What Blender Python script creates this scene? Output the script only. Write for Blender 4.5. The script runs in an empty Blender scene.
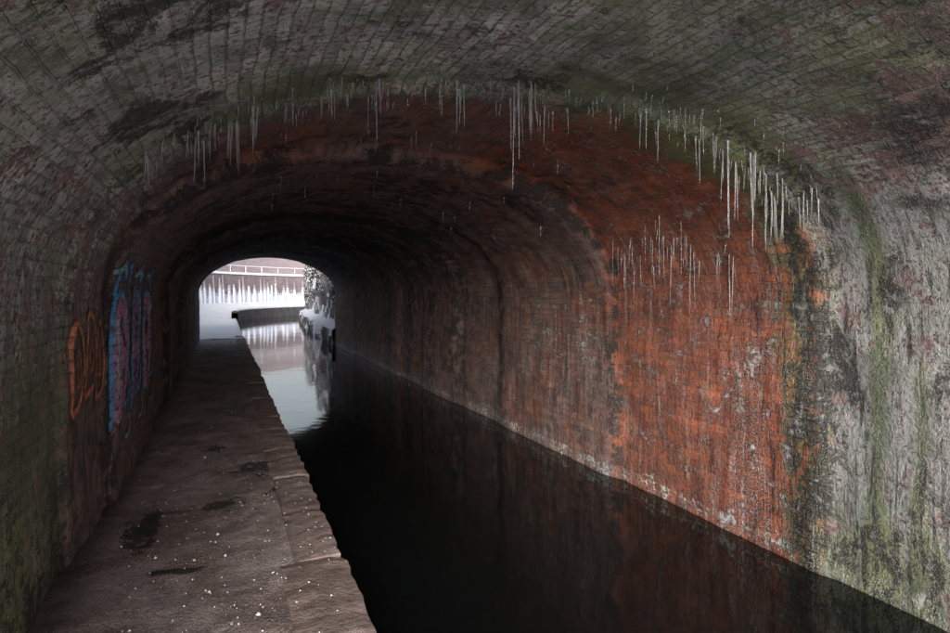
import bpy, math, random
import numpy as np
from mathutils import Vector
random.seed(7); rng=np.random.RandomState(11)
scene=bpy.context.scene
PATH_Z=-1.75; WATER_Z=-2.1; Y0=0.85; Y1=23.5; EDGE=0.735

# ------------------------------------------------------------ helpers
def vnoise(x,y,seed=0):
    x=np.asarray(x,float);y=np.asarray(y,float)
    xi=np.floor(x);yi=np.floor(y);xf=x-xi;yf=y-yi
    def h(a,b):
        v=np.sin(a*127.1+b*311.7+seed*74.7)*43758.5453
        return v-np.floor(v)
    u=xf*xf*(3-2*xf);v=yf*yf*(3-2*yf)
    return (h(xi,yi)*(1-u)+h(xi+1,yi)*u)*(1-v)+(h(xi,yi+1)*(1-u)+h(xi+1,yi+1)*u)*v
def fbm(x,y,seed=0,o=4):
    t=0;a=.5;s=0
    for i in range(o):
        t=t+a*vnoise(x*2**i,y*2**i,seed+i*13);s+=a;a*=.5
    return t/s
def sm(x,a,b):
    t=np.clip((np.asarray(x,float)-a)/(b-a),0,1);return t*t*(3-2*t)
def link(ob,parent=None):
    scene.collection.objects.link(ob)
    if parent: ob.parent=parent
    return ob
def mesh_obj(name,verts,faces,mat=None,smooth=False,parent=None):
    me=bpy.data.meshes.new(name);me.from_pydata([tuple(v) for v in verts],[],[tuple(f) for f in faces]);me.update()
    ob=bpy.data.objects.new(name,me);link(ob,parent)
    if mat: me.materials.append(mat)
    if smooth: me.polygons.foreach_set('use_smooth',[True]*len(me.polygons))
    return ob
def grid_obj(name,P,mat,uv=None,keep=None,smooth=True,parent=None,flip=False):
    ny,ns=P.shape[:2]
    idx=np.arange(ny*ns).reshape(ny,ns)
    a=idx[:-1,:-1].ravel();b=idx[1:,:-1].ravel();c=idx[1:,1:].ravel();d=idx[:-1,1:].ravel()
    F=np.stack([a,d,c,b] if flip else [a,b,c,d],1)
    if keep is not None:
        k=(keep.ravel()[F].max(1));F=F[k]
    me=bpy.data.meshes.new(name)
    me.from_pydata(P.reshape(-1,3).tolist(),[],F.tolist());me.update()
    if uv is not None:
        l=me.uv_layers.new(name='UVMap')
        vi=np.empty(len(me.loops),dtype=np.int32);me.loops.foreach_get('vertex_index',vi)
        l.data.foreach_set('uv',uv.reshape(-1,2)[vi].astype(np.float32).ravel())
    if smooth: me.polygons.foreach_set('use_smooth',[True]*len(me.polygons))
    me.materials.append(mat)
    return link(bpy.data.objects.new(name,me),parent)
def colattr(ob,name,arr):
    ca=ob.data.color_attributes.new(name=name,type='FLOAT_COLOR',domain='POINT')
    ca.data.foreach_set('color',np.clip(arr,0,1).reshape(-1,4).astype(np.float32).ravel())

class NT:
    def __init__(s,name):
        s.m=bpy.data.materials.new(name);s.m.use_nodes=True;s.t=s.m.node_tree
        s.b=s.t.nodes['Principled BSDF'];s.out=s.t.nodes['Material Output']
    def n(s,t,**k):
        x=s.t.nodes.new(t)
        for a,v in k.items(): setattr(x,a,v)
        return x
    def set(s,sock,v):
        if hasattr(v,'is_output'): s.t.links.new(v,sock)
        elif v is not None:
            if isinstance(v,(tuple,list)) and len(v)==3 and sock.type=='RGBA': v=(*v,1)
            sock.default_value=v
    def math(s,op,a,b=None,c=None,clamp=False):
        x=s.n('ShaderNodeMath',operation=op,use_clamp=clamp)
        s.set(x.inputs[0],a)
        if b is not None: s.set(x.inputs[1],b)
        if c is not None: s.set(x.inputs[2],c)
        return x.outputs[0]
    def mix(s,f,a,b,mode='MIX'):
        x=s.n('ShaderNodeMix',data_type='RGBA',blend_type=mode)
        s.set(x.inputs[0],f);s.set(x.inputs[6],a);s.set(x.inputs[7],b);return x.outputs[2]
    def ramp(s,f,lo,hi,a=0.,b=1.):
        x=s.n('ShaderNodeMapRange',interpolation_type='SMOOTHSTEP')
        s.set(x.inputs[0],f)
        x.inputs[1].default_value=lo;x.inputs[2].default_value=hi;x.inputs[3].default_value=a;x.inputs[4].default_value=b
        return x.outputs[0]
    def vmap(s,v,sc=(1,1,1),loc=(0,0,0)):
        x=s.n('ShaderNodeMapping');s.set(x.inputs[0],v);x.inputs[1].default_value=loc;x.inputs[3].default_value=sc;return x.outputs[0]
    def noise(s,v,scale,detail=4,rough=.6,dist=0.,sc=None,loc=(0,0,0),dim='3D'):
        if sc or loc!=(0,0,0): v=s.vmap(v,sc or (1,1,1),loc)
        x=s.n('ShaderNodeTexNoise',noise_dimensions=dim);s.set(x.inputs['Vector'],v)
        x.inputs['Scale'].default_value=scale;x.inputs['Detail'].default_value=detail
        x.inputs['Roughness'].default_value=rough;x.inputs['Distortion'].default_value=dist
        return x.outputs[0]
    def obj(s): return s.n('ShaderNodeTexCoord').outputs['Object']
    def uv(s): return s.n('ShaderNodeTexCoord').outputs['UV']
    def bump(s,h,dist,strength=1.,normal=None):
        x=s.n('ShaderNodeBump');x.inputs['Strength'].default_value=strength;x.inputs['Distance'].default_value=dist
        s.set(x.inputs['Height'],h)
        if normal is not None: s.set(x.inputs['Normal'],normal)
        return x.outputs[0]
    def fin(s,col,rough,normal=None,spec=.5):
        s.set(s.b.inputs['Base Color'],col);s.set(s.b.inputs['Roughness'],rough)
        s.b.inputs['Specular IOR Level'].default_value=spec
        if normal is not None: s.set(s.b.inputs['Normal'],normal)
        return s.m
    def brick(s,v,bw=.225,rh=.075,mort=.007):
        x=s.n('ShaderNodeTexBrick',offset=.5);s.set(x.inputs['Vector'],v)
        s.set(x.inputs['Color1'],(0,0,0));s.set(x.inputs['Color2'],(1,1,1));s.set(x.inputs['Mortar'],(.5,.5,.5))
        x.inputs['Scale'].default_value=1;x.inputs['Mortar Size'].default_value=mort;x.inputs['Mortar Smooth'].default_value=.5
        x.inputs['Brick Width'].default_value=bw;x.inputs['Row Height'].default_value=rh
        return x.outputs['Color'],x.outputs['Fac']

# ------------------------------------------------------------ materials
def warp(t,uv):
    wn=t.n('ShaderNodeTexNoise',noise_dimensions='2D');t.set(wn.inputs['Vector'],uv);wn.inputs['Scale'].default_value=3.5;wn.inputs['Detail'].default_value=5
    wn.inputs['Roughness'].default_value=.7
    va=t.n('ShaderNodeVectorMath',operation='MULTIPLY_ADD');t.set(va.inputs[0],wn.outputs[1]);va.inputs[1].default_value=(.04,.035,0);t.set(va.inputs[2],uv)
    return va.outputs[0]
def mat_tunnel():
    t=NT('tunnel_brick');uv=t.uv()
    rnd,mort=t.brick(warp(t,uv))
    A=t.n('ShaderNodeAttribute',attribute_name='maskA');B=t.n('ShaderNodeAttribute',attribute_name='maskB')
    sa=t.n('ShaderNodeSeparateColor');t.set(sa.inputs[0],A.outputs['Color'])
    sb=t.n('ShaderNodeSeparateColor');t.set(sb.inputs[0],B.outputs['Color'])
    W,G,K,R=sa.outputs[0],sa.outputs[1],sa.outputs[2],A.outputs['Alpha']
    E,D,Wt,Ct=sb.outputs[0],sb.outputs[1],sb.outputs[2],B.outputs['Alpha']
    nz=lambda *a,**k:t.noise(*a,dim='2D',**k)
    sx=t.n('ShaderNodeSeparateXYZ');t.set(sx.inputs[0],t.obj());wal=t.ramp(sx.outputs[2],.85,.2)
    nL=nz(uv,1.3,4,.6,.4);nM=nz(uv,4.5,6,.72,.3,loc=(3,7,0));nF=nz(uv,26,4,.75,loc=(9,1,0));nFF=nz(uv,90,2,.7)
    st0=nz(uv,1,5,.65,.2,sc=(9,.7,1));st2=nz(uv,1,5,.7,.3,sc=(17,1.8,1),loc=(4,2,0))
    st=t.math('ADD',.5,t.math('MULTIPLY',t.math('SUBTRACT',st0,.5),wal))
    mf=t.math('SUBTRACT',1.,t.math('MULTIPLY',Ct,.9))
    mort=t.math('MULTIPLY',mort,t.math('MULTIPLY',mf,t.ramp(nM,.35,.6,.3,1.)))
    dull=t.mix(rnd,(.31,.205,.18),(.155,.11,.105))
    red=t.mix(rnd,(.45,.13,.06),(.27,.075,.04))
    Rf=t.ramp(t.math('ADD',R,t.math('MULTIPLY',t.math('SUBTRACT',nL,.5),1.1)),.2,.8)
    base=t.mix(Rf,dull,red)
    base=t.mix(t.ramp(nM,.35,.65,0,.75),base,t.mix(.7,base,(.055,.035,.035)))
    base=t.mix(t.math('MULTIPLY',mort,.6),base,(.28,.25,.23))
    base=t.mix(t.math('MULTIPLY',t.ramp(nF,.5,.72),.35),base,t.mix(.5,base,(.44,.32,.28)))
    base=t.mix(t.math('MULTIPLY',t.ramp(nF,.46,.3),.75),base,(.045,.03,.03))
    base=t.mix(t.math('MULTIPLY',t.math('MULTIPLY',t.ramp(st2,.44,.3),wal),.45),base,(.42,.32,.29))
    wm=t.math('ADD',W,t.math('ADD',t.math('MULTIPLY',t.math('SUBTRACT',nM,.5),2.1),t.math('MULTIPLY',t.math('SUBTRACT',nF,.5),1.7)))
    wm=t.ramp(wm,.38,.64,0,.95)
    wc=t.mix(t.ramp(nL,.38,.62),(.54,.55,.56),(.82,.82,.74))
    wc=t.mix(t.ramp(st,.44,.62,0,.6),wc,(.38,.46,.43))
    wc=t.mix(t.math('MULTIPLY',mort,.7),wc,(.12,.12,.11))
    wc=t.mix(t.math('MULTIPLY',t.ramp(rnd,.2,1,.0,.55),mf),wc,(.17,.165,.15))
    wc=t.mix(t.ramp(nF,.50,.34,0,.85),wc,(.09,.09,.08))
    wc=t.mix(t.ramp(nM,.5,.3,0,.6),wc,(.2,.21,.18))
    ctf=t.math('MULTIPLY',Ct,.8)
    wc=t.mix(ctf,wc,t.mix(t.ramp(st0,.35,.65),(.20,.235,.225),(.36,.335,.37)))
    col=t.mix(wm,base,wc)
    gm=t.math('ADD',G,t.math('ADD',t.math('MULTIPLY',t.math('SUBTRACT',st,.5),1.3),t.math('MULTIPLY',t.math('SUBTRACT',nM,.5),1.4)))
    gm=t.ramp(gm,.35,.85,0,.85)
    gc=t.mix(t.ramp(nL,.35,.65),(.11,.14,.06),(.26,.30,.13))
    gc=t.mix(t.ramp(nF,.35,.7),gc,(.07,.10,.06))
    col=t.mix(gm,col,gc)
    dm=t.math('MULTIPLY',t.math('MULTIPLY',t.ramp(st2,.52,.64),D),wal)
    col=t.mix(t.math('MULTIPLY',dm,.85),col,(.025,.022,.022))
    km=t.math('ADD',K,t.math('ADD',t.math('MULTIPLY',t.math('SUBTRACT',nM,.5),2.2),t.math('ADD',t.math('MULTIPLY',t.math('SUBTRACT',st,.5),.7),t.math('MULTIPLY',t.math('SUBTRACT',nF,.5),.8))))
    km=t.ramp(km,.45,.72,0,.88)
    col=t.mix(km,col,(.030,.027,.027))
    em=t.math('MULTIPLY',t.math('MULTIPLY',t.ramp(nFF,.56,.68),t.ramp(st0,.35,.6)),E)
    em2=t.math('MULTIPLY',t.ramp(t.math('ADD',nM,t.math('MULTIPLY',nF,.3)),.74,.88),E)
    em3=t.math('MULTIPLY',t.math('MULTIPLY',t.ramp(st0,.60,.70),t.ramp(nF,.42,.58)),E)
    col=t.mix(t.math('MAXIMUM',t.math('MAXIMUM',em,em3),em2,clamp=True),col,(.62,.60,.60))
    h=t.math('ADD',t.math('MULTIPLY',mort,-1.4),t.math('ADD',t.math('MULTIPLY',rnd,.5),t.math('ADD',t.math('MULTIPLY',nF,1.1),t.math('MULTIPLY',nFF,.4))))
    h=t.math('ADD',h,t.math('MULTIPLY',nM,1.3))
    nr=t.bump(h,.016,1.)
    rg=t.ramp(t.math('ADD',t.math('MULTIPLY',Wt,.6),t.math('MULTIPLY',st,.5)),.3,.8,.85,.40)
    return t.fin(col,rg,nr,.38)
def mat_path():
    t=NT('towpath_earth');o=t.obj()
    nz=lambda *a,**k:t.noise(*a,dim='2D',**k)
    n1=nz(o,1.4,4,.65,.3);n2=nz(o,7,6,.7);n3=nz(o,45,3,.7);n4=nz(o,140,1,.6)
    c=t.mix(t.ramp(n1,.35,.65),(.26,.18,.16),(.42,.315,.29))
    c=t.mix(t.ramp(n2,.4,.7,0,.6),c,(.15,.11,.10))
    c=t.mix(t.ramp(n3,.52,.72,0,.5),c,(.50,.44,.42))
    c=t.mix(t.ramp(n3,.45,.3,0,.5),c,(.07,.055,.052))
    c=t.mix(t.ramp(t.math('ADD',n4,t.math('MULTIPLY',t.math('SUBTRACT',n1,.5),.4)),.60,.70,0,.7),c,(.70,.70,.74))
    sx=t.n('ShaderNodeSeparateXYZ');t.set(sx.inputs[0],o);X,Y=sx.outputs[0],sx.outputs[1]
    wet=None
    for (px,py,rx,ry) in [(.30,6.35,.22,.26),(.0,5.4,.17,.16),(.45,5.55,.13,.12),(-.3,4.2,.2,.05),(-.55,5.0,.12,.5),(-.25,2.95,.3,.10),(-.1,7.3,.12,.2),(.1,9.5,.2,.3)]:
        dx=t.math('DIVIDE',t.math('SUBTRACT',X,px),rx);dy=t.math('DIVIDE',t.math('SUBTRACT',Y,py),ry)
        d=t.math('SQRT',t.math('ADD',t.math('MULTIPLY',dx,dx),t.math('MULTIPLY',dy,dy)))
        m=t.ramp(t.math('ADD',d,t.math('MULTIPLY',t.math('SUBTRACT',n2,.5),3.8)),1.0,.55)
        wet=m if wet is None else t.math('MAXIMUM',wet,m)
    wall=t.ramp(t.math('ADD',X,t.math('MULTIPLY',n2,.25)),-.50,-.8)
    dark_mask=t.math('MAXIMUM',wet,t.math('MULTIPLY',wall,.8))  # wet patches plus a darker strip along the wall side
    c=t.mix(t.math('MULTIPLY',dark_mask,.9),c,(.022,.018,.017))
    sn=t.math('ADD',t.math('DIVIDE',t.math('SUBTRACT',Y,17.),7.),t.math('MULTIPLY',t.math('SUBTRACT',n2,.5),2.))
    c=t.mix(t.ramp(sn,.4,.9,0,.85),c,(.78,.80,.86))
    h=t.math('ADD',t.math('MULTIPLY',n2,1.2),t.math('ADD',t.math('MULTIPLY',n3,.8),t.math('MULTIPLY',n4,.25)))
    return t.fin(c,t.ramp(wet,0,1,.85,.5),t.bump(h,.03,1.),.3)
def mat_stone(name,c1,c2,c3,snow=0):
    t=NT(name);o=t.obj()
    n1=t.noise(o,2.2,3,.65);n2=t.noise(o,14,5,.7);n3=t.noise(o,70,2,.7)
    c=t.mix(t.ramp(n1,.35,.65),c1,c2);c=t.mix(t.ramp(n2,.42,.68,0,.7),c,c3)
    c=t.mix(t.ramp(n3,.56,.72,0,.4),c,(.48,.44,.43))
    if snow:
        g=t.n('ShaderNodeNewGeometry');sx=t.n('ShaderNodeSeparateXYZ');t.set(sx.inputs[0],g.outputs['Normal'])
        c=t.mix(t.ramp(t.math('ADD',sx.outputs[2],t.math('MULTIPLY',n2,.5)),.75-snow*.3,1.0-snow*.3),c,(.78,.81,.88))
    return t.fin(c,.8,t.bump(t.math('ADD',n2,t.math('MULTIPLY',n3,.4)),.02,1.),.3)
def mat_snow():
    t=NT('snow');o=t.obj();n=t.noise(o,.8,4,.6)
    c=t.mix(t.ramp(n,.4,.65),(.88,.89,.93),(.80,.82,.88))
    return t.fin(c,.7,t.bump(n,.05,.6),.3)
def mat_frostwall(name,zlo,zhi,amt,c1=(.21,.155,.16),c2=(.14,.105,.115)):
    t=NT(name);o=t.obj();uv=t.uv()
    rnd,mo=t.brick(uv,.45,.15,.018)
    n1=t.noise(o,1.2,3,.65);n2=t.noise(o,9,4,.7)
    c=t.mix(rnd,c1,c2);c=t.mix(t.math('MULTIPLY',mo,.6),c,(.35,.33,.35))
    c=t.mix(t.ramp(n1,.4,.7,0,.5),c,(.28,.23,.25))
    sx=t.n('ShaderNodeSeparateXYZ');t.set(sx.inputs[0],o)
    g=t.ramp(sx.outputs[2],zhi,zlo)
    f=t.ramp(t.math('ADD',t.math('MULTIPLY',g,amt),t.math('ADD',t.math('MULTIPLY',t.math('SUBTRACT',n2,.5),1.6),t.math('MULTIPLY',t.math('SUBTRACT',n1,.5),1.2))),.3,.7,0,.9)
    c=t.mix(f,c,(.72,.76,.86))
    return t.fin(c,.8,None,.3)
def mat_water():
    t=NT('canal_water');o=t.obj()
    n1=t.noise(o,1.1,2,.5,.5,sc=(1,.55,1));n2=t.noise(o,7,2,.5)
    t.b.inputs['IOR'].default_value=1.333
    return t.fin((.006,.007,.007),.05,t.bump(t.math('ADD',n1,t.math('MULTIPLY',n2,.18)),.014,.5),.5)
def mat_ice():
    t=NT('ice')
    t.b.inputs['Transmission Weight'].default_value=.75;t.b.inputs['IOR'].default_value=1.31
    return t.fin((.74,.76,.79),.16,None,.6)
def mat_leaf(name,c):
    t=NT(name);o=t.obj();n=t.noise(o,3,2,.6)
    return t.fin(t.mix(n,c,tuple(x*.5 for x in c)),.7,None,.3)
def mat_graffiti():
    t=NT('spray_paint');uv=t.uv();A=t.n('ShaderNodeAttribute',attribute_name='paint')
    rnd,mo=t.brick(warp(t,uv));n=t.noise(uv,14,4,.7,dim='2D')
    al=t.math('MULTIPLY',A.outputs['Alpha'],t.ramp(n,.3,.55,.3,1.))
    al=t.math('MULTIPLY',al,t.math('SUBTRACT',1.,t.math('MULTIPLY',mo,.3)))
    c=t.mix(t.math('MULTIPLY',rnd,.25),A.outputs['Color'],(.07,.07,.08))
    t.fin(c,.6,t.bump(t.math('ADD',t.math('MULTIPLY',mo,-.6),n),.01,.8),.4)
    t.set(t.b.inputs['Alpha'],al)
    return t.m
M_T=mat_tunnel();M_P=mat_path();M_SNOW=mat_snow();M_W=mat_water();M_ICE=mat_ice()
M_COP=mat_stone('coping_stone',(.24,.178,.16),(.36,.275,.25),(.15,.115,.105))
M_DST=mat_stone('canal_bank_stone',(.12,.11,.12),(.2,.19,.2),(.07,.065,.07),snow=.2)
M_RUB=mat_stone('rubble_stone',(.14,.125,.13),(.28,.25,.26),(.06,.055,.06),snow=1.25)
M_BR=mat_stone('portal_brick',(.22,.13,.1),(.28,.17,.13),(.12,.08,.07))
M_FW=mat_frostwall('frosted_brick',-1.2,.8,1.0);M_UW=mat_frostwall('pale_brick',-3,3,.35,(.27,.22,.24),(.2,.165,.18))
M_RIB=mat_frostwall('frosted_pile',-.9,1.6,1.0,(.24,.20,.22),(.14,.11,.13))

# ------------------------------------------------------------ tunnel surface
CX,HW,ZS,RI=1.6,2.5,-.1,1.49
pts=[(CX-HW,z) for z in np.linspace(-3.2,ZS,60)][:-1]
for a in np.linspace(0,math.pi,240):
    c,s_=math.cos(a),math.sin(a);e=2/2.12
    pts.append((CX-HW*np.sign(c)*abs(c)**e,ZS+RI*abs(s_)**e))
pts+=[(CX+HW,z) for z in np.linspace(ZS,-3.2,60)][1:]
pts=np.array(pts);cum=np.concatenate([[0],np.cumsum(np.hypot(*np.diff(pts,axis=0).T))])
SL=cum[-1];su=np.linspace(0,SL,1200)
px=np.interp(su,cum,pts[:,0]);pz=np.interp(su,cum,pts[:,1])
tx=np.gradient(px,su);tz=np.gradient(pz,su);ln=np.hypot(tx,tz);nx=tz/ln;nz=-tx/ln   # inward
k=np.ones(25)/25
nx=np.convolve(np.pad(nx,12,'edge'),k,'valid');nz=np.convolve(np.pad(nz,12,'edge'),k,'valid')
def nominal(S): return np.interp(S,su,px),np.interp(S,su,pz),np.interp(S,su,nx),np.interp(S,su,nz)
def ring1(X0,S): return 4.5-.285*(X0+.9)+(vnoise(S*1.3,0*S,5)-.5)*.2
def surf(Y,S):
    X0,Z0,NX,NZ=nominal(S)
    crown=sm(Z0,.0,1.1)
    r1=ring1(X0,S)
    d=-.05*sm(r1-Y,-.09,.09)
    w=(vnoise(S*.9,Y*0,3)-.5)*.15
    d=d+sm(Y+w,5.5,5.8)*(.07+.05*crown)
    d=d-sm(Y+w,8.4,8.9)*(.06)+sm(Y-w,10.3,10.7)*.07-sm(Y+w,12.5,12.9)*.07+sm(Y-w,14.3,14.7)*.07-sm(Y,17.1,17.5)*.06+sm(Y,19.7,20.1)*.05
    d=d+(fbm(Y*.5,S*.45,21,3)-.5)*.10+(fbm(Y*2.2,S*2.2,8,3)-.5)*.045+(vnoise(Y*9,S*9,4)-.5)*.012
    return X0+NX*d,Z0+NZ*d,X0,Z0
Ys=np.concatenate([np.arange(Y0,1.2,.1),np.arange(1.2,9,.04),np.arange(9,Y1,.09),[Y1]])
Ss=np.linspace(0,SL,290)
YY,SS=np.meshgrid(Ys,Ss,indexing='ij')
XX,ZZ,X0,Z0=surf(YY,SS)
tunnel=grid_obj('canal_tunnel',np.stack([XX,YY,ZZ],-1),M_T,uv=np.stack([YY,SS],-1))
def gauss(x,c,w): return np.exp(-((x-c)/w)**2)
r1=ring1(X0,SS);near=sm(r1-YY,-.22,.14);far=1-near
rw=sm(X0,3.0,3.9)*sm(1.0-Z0,.0,.5);lw=sm(-X0,-.2,.5);ceil=sm(Z0,.35,1.1)
nearL=np.maximum(near,lw*sm(5.9-YY,0,.8)*sm(Z0,-1.1,-.2))
big=fbm(YY*.8,SS*.7,51,3);blo=fbm(YY*2.6+3,SS*2.0,61,4);lic=fbm(YY*1.5+9,SS*1.3,71,4);blo2=fbm(YY*3.4+8,SS*1.6+2,91,4)
W=near*(.38+.44*ceil*sm(YY,1.5,2.9)*sm(3.6-X0,-.3,1.4)+.36*rw-.14*lw*sm(-Z0,.6,1.5)+.45*(lic-.5)*ceil)+nearL*.18*lw*sm(Z0,-.9,.2)
W+=far*(.10*sm(big,.5,.7)+.22*sm(YY,5.7,6)*sm(8.2-YY,0,.8)*rw*gauss(Z0,-.5,.6)+.26*ceil*gauss(YY,r1,.6)+.25*lw*sm(Z0,-.6,.5)*sm(9-YY,0,3))
W+=.42*gauss(Z0,-2.02,.09)*far*sm(X0,3,4)
G=near*(.30+.12*ceil+.24*ceil*sm(lic,.45,.65)+.42*lw*sm(-Z0,-.1,1.0)+.14*lw+.08*rw)
G+=near*rw*(.6*gauss(YY,2.72,.07)+.35*gauss(YY,2.45,.05)*sm(-Z0,-.2,.5)+.3*sm(-Z0,1.2,1.9))
G+=.62*gauss(YY-r1,.20,.22)*rw+.5*gauss(YY-r1,.25,.45)*sm(X0,1.9,3.2)*ceil+.30*gauss(YY-r1,.1,.4)*ceil
G+=far*(.14+.18*lw*sm(7-YY,0,2))
K=near*(.14+.34*sm(2.8-YY,0,1.3)*ceil+.36*lw*sm(-Z0,.5,1.5)+.26*lw*ceil+.10*rw+.3*sm(X0,3.1,3.6)*ceil*sm(2.5-YY,-.4,.5))  # black stain; low left wall also darkened in colour to stand for shade
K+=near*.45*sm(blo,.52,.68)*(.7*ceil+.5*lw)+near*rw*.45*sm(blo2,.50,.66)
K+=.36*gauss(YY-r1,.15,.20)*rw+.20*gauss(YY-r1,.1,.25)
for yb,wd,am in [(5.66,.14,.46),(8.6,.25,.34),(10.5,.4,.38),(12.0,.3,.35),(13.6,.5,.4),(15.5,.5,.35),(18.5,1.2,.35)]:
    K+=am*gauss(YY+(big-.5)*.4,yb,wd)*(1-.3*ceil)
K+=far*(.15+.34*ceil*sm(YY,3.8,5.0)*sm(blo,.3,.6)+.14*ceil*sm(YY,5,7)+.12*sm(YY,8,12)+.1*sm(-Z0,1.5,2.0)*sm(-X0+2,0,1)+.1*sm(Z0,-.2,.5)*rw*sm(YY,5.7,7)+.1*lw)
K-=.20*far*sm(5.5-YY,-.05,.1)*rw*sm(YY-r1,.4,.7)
R=near*.0+far*(.30+.85*sm(5.65-YY,-.05,.1)*sm(X0,1.6,3.3)*(1-.7*ceil)+.12*sm(5.65-YY,-.1,.2)*(1-lw)-.28*lw*sm(8-YY,0,2)+.15*gauss(YY,7,1.5)*rw)
E=.12*far+.9*gauss(YY,3.75,.35)*rw*sm(-Z0,.1,.6)+.30*rw*far*sm(5.6-YY,0,.2)+.45*near+.5*gauss(YY,6.6,.6)*rw*gauss(Z0,-.6,.6)+.9*gauss(Z0,-2.03,.07)*sm(X0,3,4)
D=.5+.4*rw*near+.45*gauss(YY-r1,.4,.4)+.2*sm(YY,5.7,6)
Wt=.35+.3*gauss(YY-r1,.3,.5)+.3*sm(-Z0,1.2,2)
CT=near*(rw*1.0+.35*lw)
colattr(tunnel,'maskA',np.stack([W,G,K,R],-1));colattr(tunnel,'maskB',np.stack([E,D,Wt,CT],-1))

# headwalls
def headwall(name,y,thick):
    S=np.linspace(0,SL,121);X,Z,_,_=surf(np.full_like(S,y),S)
    V=[];F=[];cx,cz=1.6,-1.2;xa,xb,zt=-9,12,3.7
    for x,z in zip(X,Z):
        dx,dz=x-cx,z-cz
        if z<cz: ox,oz=(xa if dx<0 else xb),z
        else:
            f=min(((xb-cx)/dx if dx>1e-6 else 1e9),((xa-cx)/dx if dx<-1e-6 else 1e9),((zt-cz)/dz if dz>1e-6 else 1e9))
            ox,oz=cx+dx*f,cz+dz*f
        V+=[(x,y,z),(ox,y,oz)]
    V+=[(v[0],y+thick,v[2]) for v in V]
    n=len(S);m=2*n
    for i in range(n-1):
        a,b,c,d=2*i,2*i+1,2*i+3,2*i+2
        F+=[(a,b,c,d),(a+m,d+m,c+m,b+m),(a,d,d+m,a+m),(b,b+m,c+m,c)]
    return mesh_obj(name,V,F,M_BR)
headwall('tunnel_portal',Y0-.003,-.25);headwall('tunnel_portal.001',Y1+.003,.5)
gx,gy=np.meshgrid(np.linspace(-9,12,40),np.linspace(Y0-.2,Y1+.3,50),indexing='ij')
grid_obj('embankment',np.stack([gx,gy,3.55+.5*fbm(gx*.3,gy*.3,2)],-1),M_SNOW)

# ------------------------------------------------------------ towpath
xs=np.linspace(-1.05,.42,60);ys=np.concatenate([np.arange(-40,0,.5),np.arange(0,12,.03),np.arange(12,Y1+1.6,.15)])
gy,gx=np.meshgrid(ys,xs,indexing='ij')
gz=PATH_Z+(fbm(gx*1.5,gy*1.1,31,4)-.5)*.05+(fbm(gx*7,gy*7,33,3)-.5)*.022+.03*sm(-gx,.5,1.0)
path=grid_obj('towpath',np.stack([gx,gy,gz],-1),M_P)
V=[];F=[]
y=-40.
while y<Y1+1.5:
    L=random.uniform(.65,1.15) if y>-2 else 2.
    e=random.uniform(-.025,.03);zt=PATH_Z+random.uniform(-.005,.012);xi=.37+random.uniform(-.05,.04)
    nx_,ny_=5,12
    o=len(V);tl=random.uniform(-.008,.008)
    gxs=np.linspace(xi,EDGE+e,nx_);gys=np.linspace(y+.006,y+L-.006,ny_)
    for j,yy in enumerate(gys):
        for i,xx in enumerate(gxs):
            ed=(i in(0,nx_-1))+(j in (0,ny_-1))
            jx=(random.uniform(-.022,.012) if i==nx_-1 else random.uniform(-.008,.008))
            V.append((xx+jx,yy+(random.uniform(-.006,.006)),zt+tl*(i-2)-.012*ed+random.uniform(-.006,.006)))
    for j in range(ny_-1):
        for i in range(nx_-1):
            a=o+j*nx_+i;F.append((a,a+1,a+nx_+1,a+nx_))
    b=len(V)
    ring=[o+i for i in range(nx_)]+[o+j*nx_+nx_-1 for j in range(1,ny_)]+[o+(ny_-1)*nx_+i for i in range(nx_-2,-1,-1)]+[o+j*nx_ for j in range(ny_-2,0,-1)]
    for r in ring: v=V[r];V.append((v[0],v[1],v[2]-.28))
    n=len(ring)
    for i in range(n): F.append((ring[i],b+i,b+(i+1)%n,ring[(i+1)%n]))
    y+=L
cop=mesh_obj('coping_edge',V,F,M_COP,smooth=False)
mesh_obj('canal_edge_wall',[(.70,-40,-2.0),(.70,Y1+1.5,-2.0),(.70,Y1+1.5,-3.3),(.70,-40,-3.3),(-1,-40,-3.3),(-1,-40,-2)],[(0,1,2,3)],M_DST)
V=[];F=[]
for i in range(380):
    yy=random.gauss(3.9,1.2) if i%3 else random.uniform(2.4,9);xx=random.gauss(0,.35) if i%2 else random.uniform(-.75,.7)
    if yy<2 or xx<-.8 or xx>.7: continue
    r=random.uniform(.002,.007)*(2.0 if random.random()<.07 else 1);o=len(V)
    for kx in range(6):
        a=kx*math.pi/3;V.append((xx+math.cos(a)*r*random.uniform(.5,1.3),yy+math.sin(a)*r*random.uniform(.5,1.6),PATH_Z+.010+random.uniform(0,.3)*r))
    V.append((xx,yy,PATH_Z+.012+r*.9))
    for kx in range(6): F.append((o+kx,o+(kx+1)%6,o+6))
mesh_obj('ice_fragments',V,F,M_SNOW)

mesh_obj('canal_water',[(-12,-120,WATER_Z),(60,-120,WATER_Z),(60,110,WATER_Z),(-12,110,WATER_Z)],[(0,1,2,3)],M_W)
gx,gy=np.meshgrid(np.linspace(.72,5.6,14),np.linspace(-70,.7,120),indexing='ij')
grid_obj('added_bounce_snow',np.stack([gx,gy,WATER_Z+.02+.03*fbm(gx,gy,4)],-1),M_SNOW)  # unseen snow sheet added over the canal to bounce light into the tunnel
gx,gy=np.meshgrid(np.linspace(-1.3,.74,14),np.linspace(-70,.3,120),indexing='ij')
grid_obj('added_path_snow',np.stack([gx,gy,PATH_Z+.03+.03*fbm(gx,gy,6)-.06*sm(gy,-.2,.3)],-1),M_SNOW)  # unseen snow added over the path behind the camera, brightens the tunnel

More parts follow.
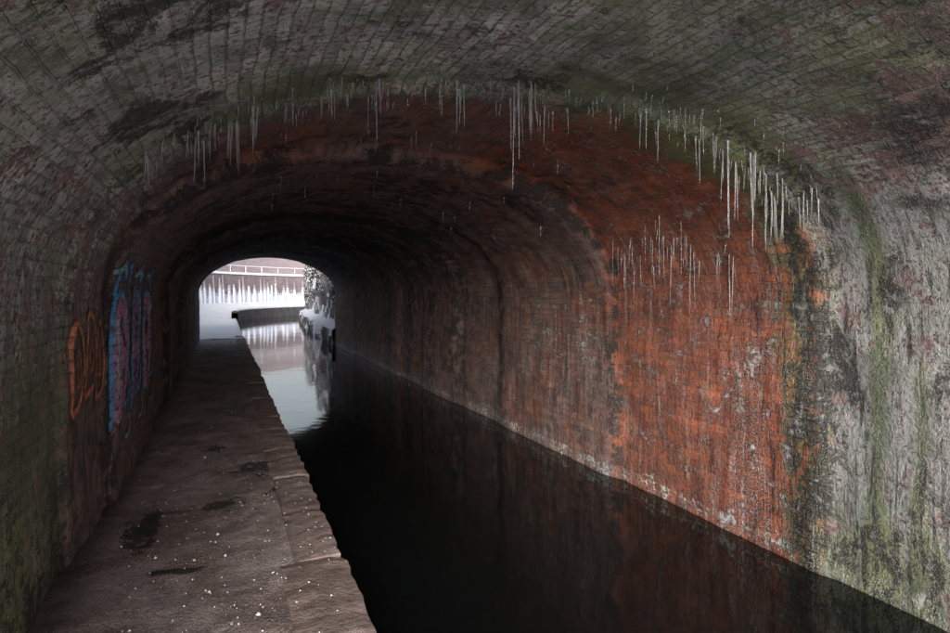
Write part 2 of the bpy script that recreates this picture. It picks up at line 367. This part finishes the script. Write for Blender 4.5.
# ------------------------------------------------------------ icicles
V=[];F=[]
SC=np.linspace(2.2,SL-2.2,600)
def s_for(x,y):
    X,Z,_,_=surf(np.full_like(SC,y),SC);return SC[np.argmin(np.abs(X-x))]
def icicle(x,y,z,L,r,head=1.9):
    o=len(V);seg=6;m=max(4,int(L/.05));lean=(random.uniform(-.012,.012),random.uniform(-.012,.012));ph=random.uniform(0,6)
    for j in range(m):
        f=j/m;rr=r*(1-f)**.8*(1+.2*math.sin(j*1.9+ph))+.0008
        if j==0: rr*=head
        for i in range(seg):
            a=i*2*math.pi/seg;V.append((x+lean[0]*f+math.cos(a)*rr,y+lean[1]*f+math.sin(a)*rr,z-f*L))
    V.append((x+lean[0],y+lean[1],z-L));t=len(V)-1
    for j in range(m-1):
        for i in range(seg):
            a=o+j*seg+i;b=o+j*seg+(i+1)%seg;F.append((a,b,b+seg,a+seg))
    for i in range(seg): F.append((o+(m-1)*seg+i,o+(m-1)*seg+(i+1)%seg,t))
def hang(x,L,r,dy=0):
    S=s_for(x,4.);y0=float(ring1(np.array(nominal(S)[0]),np.array(S)))+dy
    S=s_for(x,y0);X,Z,_,_=surf(np.array(y0),np.array(S))
    icicle(float(X),y0,float(Z)+.02,L,r)
for (x,n,sp,Lm,LM,dy) in [(-.35,9,.15,.08,.25,0),(-.1,7,.08,.15,.38,.05),(.06,7,.05,.2,.48,.05),(.20,6,.04,.2,.42,.0),(.5,10,.2,.06,.24,0),(.95,3,.03,.3,.5,0),(1.15,14,.4,.06,.2,0),(1.45,11,.10,.1,.36,0),(1.86,3,.02,.5,.7,0),(1.95,4,.04,.2,.5,0),(2.1,9,.12,.1,.32,.25),(2.25,6,.1,.1,.34,.3),
    (2.5,9,.2,.04,.2,0),(2.78,4,.06,.2,.4,0),(2.95,9,.15,.05,.25,-.1),(3.1,7,.12,.12,.4,0),(3.3,3,.03,.55,.95,0),(3.36,5,.09,.15,.45,.05),(3.48,4,.05,.35,.75,0),(3.55,8,.12,.08,.25,.1),(3.64,5,.09,.25,.6,0),(3.78,8,.05,.2,.55,.1),(3.85,7,.05,.2,.55,-.05),(2.6,6,.3,.03,.1,-.3),(3.2,8,.3,.03,.12,-.35)]:
    for i in range(n):
        L=random.uniform(Lm,LM)*random.uniform(.6,1.12);hang(x+random.uniform(-sp,sp),L,(.003+.0068*L)*random.uniform(.6,1.3),dy+random.uniform(-.12,.12))
for i in range(170):
    L=random.uniform(.02,.14);hang(random.uniform(-.45,3.85),L,.0032,random.uniform(-.25,.25))
for i in range(46):
    y=random.uniform(3.9,5.5);z=.50+random.gauss(0,.12)-.12*abs(y-4.8)
    S=np.linspace(SL*.55,SL-2.2,400);X,Z,_,_=surf(np.full_like(S,y),S);j=np.argmin(np.abs(Z-z))
    icicle(float(X[j])+.003,y,float(Z[j]),random.choice([.15,.25,.4,.55])*random.uniform(.7,1.2),random.uniform(.0015,.0035),1.)
for i in range(80):
    y=random.uniform(4.7,11);x=random.uniform(.0,3.5);S=s_for(x,y);X,Z,_,_=surf(np.array(y),np.array(S))
    L=random.uniform(.03,.2);icicle(float(X),y,float(Z)+.01,L,.002+.008*L)
mesh_obj('icicles',V,F,M_ICE,smooth=True)

# ------------------------------------------------------------ graffiti
gY=np.arange(4.0,9.4,.012);gZ=np.arange(-1.5,.45,.014)
smap=np.linspace(0,SL*.4,600);zn=np.interp(smap,su,pz)
YYg,ZZg=np.meshgrid(gY,gZ,indexing='ij');SSg=np.interp(ZZg,zn,smap)
Xg,Zg,_,_=surf(YYg,SSg)
_,_,NXg,NZg=nominal(SSg)
col=np.zeros(YYg.shape+(4,))
def stroke(ptsl,w,c,a=.95,closed=False):
    p=np.array(ptsl,float)
    if closed: p=np.vstack([p,p[:1]])
    for _ in range(2):
        q=[p[0]]
        for i in range(len(p)-1): q+=[p[i]*.75+p[i+1]*.25,p[i]*.25+p[i+1]*.75]
        q.append(p[-1]);p=np.array(q)
    D=np.full(YYg.shape,9.)
    for i in range(len(p)-1):
        A,B=p[i],p[i+1];d=B-A;L=(d*d).sum()+1e-9
        t=np.clip(((YYg-A[0])*d[0]+(ZZg-A[1])*d[1])/L,0,1)
        D=np.minimum(D,np.hypot(YYg-A[0]-t*d[0],ZZg-A[1]-t*d[1]))
    m=sm(w-D,-.018,.018)*a
    col[...,:3]=col[...,:3]*(1-m[...,None])+np.array(c)*m[...,None];col[...,3]=np.maximum(col[...,3],m)
OR=(.82,.30,.18);BL=(.14,.42,.80);CY=(.42,.75,.90);PK=(.75,.38,.60);PU=(.42,.24,.58);WH=(.78,.80,.84)
for y,w_,z in [(4.5,.30,-.22),(4.88,.34,-.16),(5.28,.28,-.24)]:
    stroke([(y,z-.55),(y,z+.02),(y+w_*.7,z),(y+w_,z-.25),(y+w_*.8,z-.53),(y+.02,z-.57)],.03,OR,.92)
    stroke([(y+.1,z-.4),(y+.1,z-.15),(y+w_*.64,z-.18),(y+w_*.62,z-.4)],.02,OR,.8,True)
letters=[(5.7,.8),(6.6,.9),(7.6,1.0)]
for i,(y,w_) in enumerate(letters):
    stroke([(y+.1,-.95),(y+.15,-.2),(y+w_*.6,-.15),(y+w_*.75,-.55),(y+w_*.5,-.9)],.16,PU if i%2 else PK,.9)
    stroke([(y+.2,-.55),(y+w_*.6,-.6)],.10,PK,.85)
for i,(y,w_) in enumerate(letters):
    stroke([(y-.05,-1.1),(y-.02,-.05),(y+w_*.45,.03),(y+w_*.85,-.15),(y+w_*.6,-.45),(y+w_*.95,-.7),(y+w_*.8,-1.05),(y+w_*.5,-.95),(y+w_*.3,-1.15)],.04,BL,.98)
    stroke([(y+w_*.25,-.25),(y+w_*.5,-.25),(y+w_*.4,-.45)],.03,(.04,.08,.2),.95,True)
    stroke([(y+w_*.3,-.7),(y+w_*.55,-.73),(y+w_*.45,-.85)],.03,(.04,.08,.2),.95,True)
    stroke([(y+.05,.0),(y+.2,.36),(y+.35,.07),(y+.55,.34),(y+.7,.0)],.04,BL,.9)
    stroke([(y+.0,.17),(y+.3,.25),(y+.5,.13)],.03,CY,.9)
    stroke([(y+.08,-.85),(y+.1,-.25)],.03,CY,.95);stroke([(y+w_*.6,-.23),(y+w_*.7,-.17)],.025,WH,.95)
    stroke([(y+w_*.9,-1.05),(y+w_*.95,-1.3),(y+w_*.6,-1.3)],.03,CY,.8)
keep=col[...,3]>.02
off=.014
gr=grid_obj('graffiti',np.stack([Xg+NXg*off,YYg,Zg+NZg*off],-1),mat_graffiti(),uv=np.stack([YYg,SSg],-1),keep=keep)
colattr(gr,'paint',col)

# ------------------------------------------------------------ outside, far end
def refcurve(inner):
    c=np.array([18.8,44.]);P=[];N=[]
    if not inner:
        for y in np.arange(Y1+.5,44,1.): P.append((EDGE+(.8-EDGE)*(y-Y1)/20,y));N.append((-1,0))
        R=18.
    else:
        for y in np.arange(Y1+.5,44,.7): P.append((4.15+(5.3-4.15)*(y-Y1)/20.5,y));N.append((1,0))
        R=13.5
    for a in np.linspace(0,math.radians(115),70):
        d=np.array([-math.cos(a),math.sin(a)]);P.append(tuple(c+d*R));N.append(tuple(d if not inner else -d))
    return np.array(P),np.array(N)
PO,NO=refcurve(False);PI,NI=refcurve(True)
def sweep(name,P,N,prof,mat,sub=1,amp=0,parent=None,i0=0,seed=1,smooth=False):
    P=P[i0:];N=N[i0:]
    if sub>1:
        q=np.linspace(0,len(P)-1,(len(P)-1)*sub+1);ii=np.arange(len(P))
        P=np.stack([np.interp(q,ii,P[:,k]) for k in (0,1)],1);N=np.stack([np.interp(q,ii,N[:,k]) for k in (0,1)],1)
    L=np.concatenate([[0],np.cumsum(np.hypot(*np.diff(P,axis=0).T))])
    pr=np.array(prof,float);pl=np.concatenate([[0],np.cumsum(np.hypot(*np.diff(pr,axis=0).T))])
    if amp:
        q=np.arange(0,pl[-1]+.01,.25);pr=np.stack([np.interp(q,pl,pr[:,k]) for k in (0,1)],1);pl=q
    O=pr[None,:,0]+0*L[:,None];Z=pr[None,:,1]+0*L[:,None];LL=L[:,None]+0*O;PL=pl[None,:]+0*O
    if amp:
        n=(fbm(LL*1.1,PL*1.1,seed,4)-.5)*2*amp;O=O+n;Z=Z+(fbm(LL*.9,PL*1.3,seed+5,3)-.5)*amp
    G=np.stack([P[:,0:1]+N[:,0:1]*O,P[:,1:2]+N[:,1:2]*O,Z],-1)
    return grid_obj(name,G,mat,uv=np.stack([LL,PL],-1),smooth=smooth,parent=parent)
sweep('snowy_towpath',PO,NO,[(.0,-3.2),(.0,-1.80),(.05,-1.74),(2.3,-1.72),(3.4,-1.5),(5.1,-.85)],M_SNOW,2,.06,smooth=True,seed=3)
low=sweep('low_stone_wall',PO,NO,[(-.06,-3.2),(-.06,-1.35),(.34,-1.35),(.34,-1.9)],M_DST,2,0,i0=18)
sweep('snow_cap',PO,NO,[(-.09,-1.36),(-.07,-1.27),(.14,-1.22),(.36,-1.28),(.37,-1.36)],M_SNOW,2,0,parent=low,i0=18,smooth=True)
rwall=sweep('retaining_wall',PO,NO,[(5.0,-3.2),(5.0,1.65),(6.8,1.65)],M_FW,2,0)
sweep('snow_cap',PO,NO,[(4.9,1.6),(4.88,1.72),(5.0,1.80),(6.9,1.82)],M_SNOW,2,0,parent=rwall,smooth=True)
Lc=np.concatenate([[0],np.cumsum(np.hypot(*np.diff(PO,axis=0).T*1))]);V=[];F=[]
q=0
while q<Lc[-1]:
    x=np.interp(q,Lc,PO[:,0]);yv=np.interp(q,Lc,PO[:,1]);n=np.array([np.interp(q,Lc,NO[:,0]),np.interp(q,Lc,NO[:,1])]);n/=np.hypot(*n);tt=np.array([-n[1],n[0]])
    c=np.array([x,yv]);hw=random.uniform(.03,.09);zt=random.uniform(.6,1.6);o=len(V)
    for z,wf,pf in [(-3,1.5,.30),(-.6,1.4,.24),(.4,1.,.16),(zt,.6,.08)]:
        for a,b in [(-1,5.02),(-1,5-pf),(1,5-pf),(1,5.02)]:
            p=c+n*b+tt*hw*wf*a+tt*random.uniform(-.03,.03);V.append((p[0],p[1],z))
    for j in range(3):
        for i in range(3): a=o+j*4+i;F.append((a,a+1,a+5,a+4))
    F.append((o+12,o+13,o+14,o+15))
    q+=random.uniform(.3,.8)
mesh_obj('wall_ribs',V,F,M_RIB,parent=rwall)
up=sweep('brick_wall',PO,NO,[(6.7,1.7),(6.7,4.0),(8.6,4.0)],M_UW,2,0)
sweep('snow_cap',PO,NO,[(6.62,3.98),(6.62,4.1),(8.7,4.14)],M_SNOW,2,0,parent=up)
V=[];F=[]
def tube(p,q_,r):
    p=Vector(p);q_=Vector(q_);d=(q_-p).normalized();u=d.orthogonal().normalized();w=d.cross(u);o=len(V)
    for b in (p,q_):
        for i in range(6):
            a=i*math.pi/3;V.append(tuple(b+u*math.cos(a)*r+w*math.sin(a)*r))
    for i in range(6): F.append((o+i,o+(i+1)%6,o+6+(i+1)%6,o+6+i))
prev=None;q=0
while q<Lc[-1]:
    x=np.interp(q,Lc,PO[:,0]);yv=np.interp(q,Lc,PO[:,1]);n=np.array([np.interp(q,Lc,NO[:,0]),np.interp(q,Lc,NO[:,1])])
    p=(x+n[0]*5.25,yv+n[1]*5.25);tube((*p,1.7),(*p,2.45),.022)
    if prev: tube((*prev,2.42),(*p,2.42),.028)
    prev=p;q+=1.6
mesh_obj('railing',V,F,M_SNOW)
rub=sweep('rubble_wall',PI,NI,[(-.35,-3.2),(-.30,-1.5),(.0,-1.35),(.15,-1.3),(.25,.6),(.4,2.3),(2.3,2.5)],M_RUB,4,.30,smooth=False,seed=9)
V=[];F=[];Vs=[];Fs=[]
Li=np.concatenate([[0],np.cumsum(np.hypot(*np.diff(PI,axis=0).T*1))])
cl=[(random.uniform(0,36),random.uniform(-.2,2.3),random.uniform(.3,.8)) for _ in range(50)]
for i in range(6000):
    c=random.choice(cl);q=c[0]+random.gauss(0,c[2]*.6);z=c[1]+random.gauss(0,c[2]*.45)
    if q<0 or z<-1.3: continue
    x=np.interp(q,Li,PI[:,0]);yv=np.interp(q,Li,PI[:,1]);n=np.array([np.interp(q,Li,NI[:,0]),np.interp(q,Li,NI[:,1])])
    off=.20-abs(random.gauss(0,.09));p=Vector((x+n[0]*off,yv+n[1]*off,z))
    s_=random.uniform(.03,.06);u=Vector((random.gauss(0,1),random.gauss(0,1),random.gauss(0,1))).normalized();w=u.orthogonal().normalized()
    snow=random.random()<.3
    A,B_=(Vs,Fs) if snow else (V,F)
    o=len(A);A+=[tuple(p+u*s_),tuple(p+w*s_),tuple(p-u*s_),tuple(p-w*s_)];B_.append((o,o+1,o+2,o+3))
ivy=mesh_obj('ivy',V,F,mat_leaf('ivy_leaf',(.05,.06,.035)));mesh_obj('snow_on_ivy',Vs,Fs,M_SNOW,parent=ivy)

# ------------------------------------------------------------ terrain
def dist_poly(X,Y,P):
    D=np.full(X.shape,1e9)
    for p in P: D=np.minimum(D,np.hypot(X-p[0],Y-p[1]))
    return D
xs=np.concatenate([[-600,-300,-150,-80,-50,-35,-25],np.arange(-20,45,.8),[50,65,90,150,300,600]])
ys=np.concatenate([[-600,-300,-150,-90,-60],np.arange(-45,85,.8),[90,110,150,300,700]])
gx,gy=np.meshgrid(xs,ys,indexing='ij')
low_=(gx>-1.0)&(gx<4.3)&(gy<Y0+.4)&(gy>-70)
tun=(gx>-2.6)&(gx<5.9)&(gy>=Y0+.2)&(gy<=Y1+1)
PM=PO[:]+NO*(.6);wid=7.6
oc=(dist_poly(gx,gy,PM+0)<wid)&(gy>Y1-.2)&~((dist_poly(gx,gy,PI+NI*8)<6.2))
cen_in=(gx>PI[0,0]+1.8)&(gy>Y1)&(np.hypot(gx-18.8,gy-44)<11.7)
oc=oc&~cen_in&~((gx>6.8)&(gy<44)&(gy>Y1+1))
z=np.where(gy<Y0+.2,-1.72+.25*fbm(gx*.3,gy*.3,7)-.1,0)
tr=3.3+.6*fbm(gx*.2,gy*.2,9)
z=np.where(gy>=Y0+.2,tr,z)
z=np.where((gy>Y1)&(gx>5),2.4+.4*fbm(gx*.3,gy*.3,4),z)
z=np.where((gy>Y1)&((np.hypot(gx-18.8,gy-44)>24.)&(gy>44)|(gx<-5)),3.7+.5*fbm(gx*.2,gy*.2,9),z)
z=np.where(low_|tun|oc,-3.3,z)
grid_obj('snowy_ground',np.stack([gx,gy,z],-1),M_SNOW,smooth=False)

# ------------------------------------------------------------ light, world, camera
el=math.radians(15);rot=math.radians(200)
w=bpy.data.worlds.new("World");scene.world=w;w.use_nodes=True
nt=w.node_tree;bg=nt.nodes['Background']
sky=nt.nodes.new('ShaderNodeTexSky');sky.sky_type='NISHITA';sky.sun_disc=False;sky.sun_elevation=el;sky.sun_rotation=rot;sky.air_density=1.;sky.dust_density=3.
hs=nt.nodes.new('ShaderNodeHueSaturation');hs.inputs['Saturation'].default_value=.45;hs.inputs['Value'].default_value=1.6
nt.links.new(sky.outputs[0],hs.inputs['Color']);nt.links.new(hs.outputs[0],bg.inputs[0]);bg.inputs[1].default_value=.15
sd=bpy.data.lights.new('sun','SUN');sd.energy=5.;sd.angle=math.radians(35);sd.color=(1,.97,.95)
so=bpy.data.objects.new('sun',sd);link(so)
dirv=Vector((math.sin(rot)*math.cos(el),math.cos(rot)*math.cos(el),math.sin(el)))
so.rotation_euler=dirv.to_track_quat('Z','Y').to_euler()
cam=bpy.data.cameras.new('camera');co=bpy.data.objects.new('camera',cam);link(co)
cam.lens=600/950*36;cam.sensor_width=36;cam.shift_y=-24.5/950;cam.clip_start=.05;cam.clip_end=2000
co.location=(0,0,0);co.rotation_euler=(math.radians(90),0,-math.atan(251/600))
scene.camera=co
scene.view_settings.view_transform='Standard';scene.view_settings.look='None';scene.view_settings.exposure=0
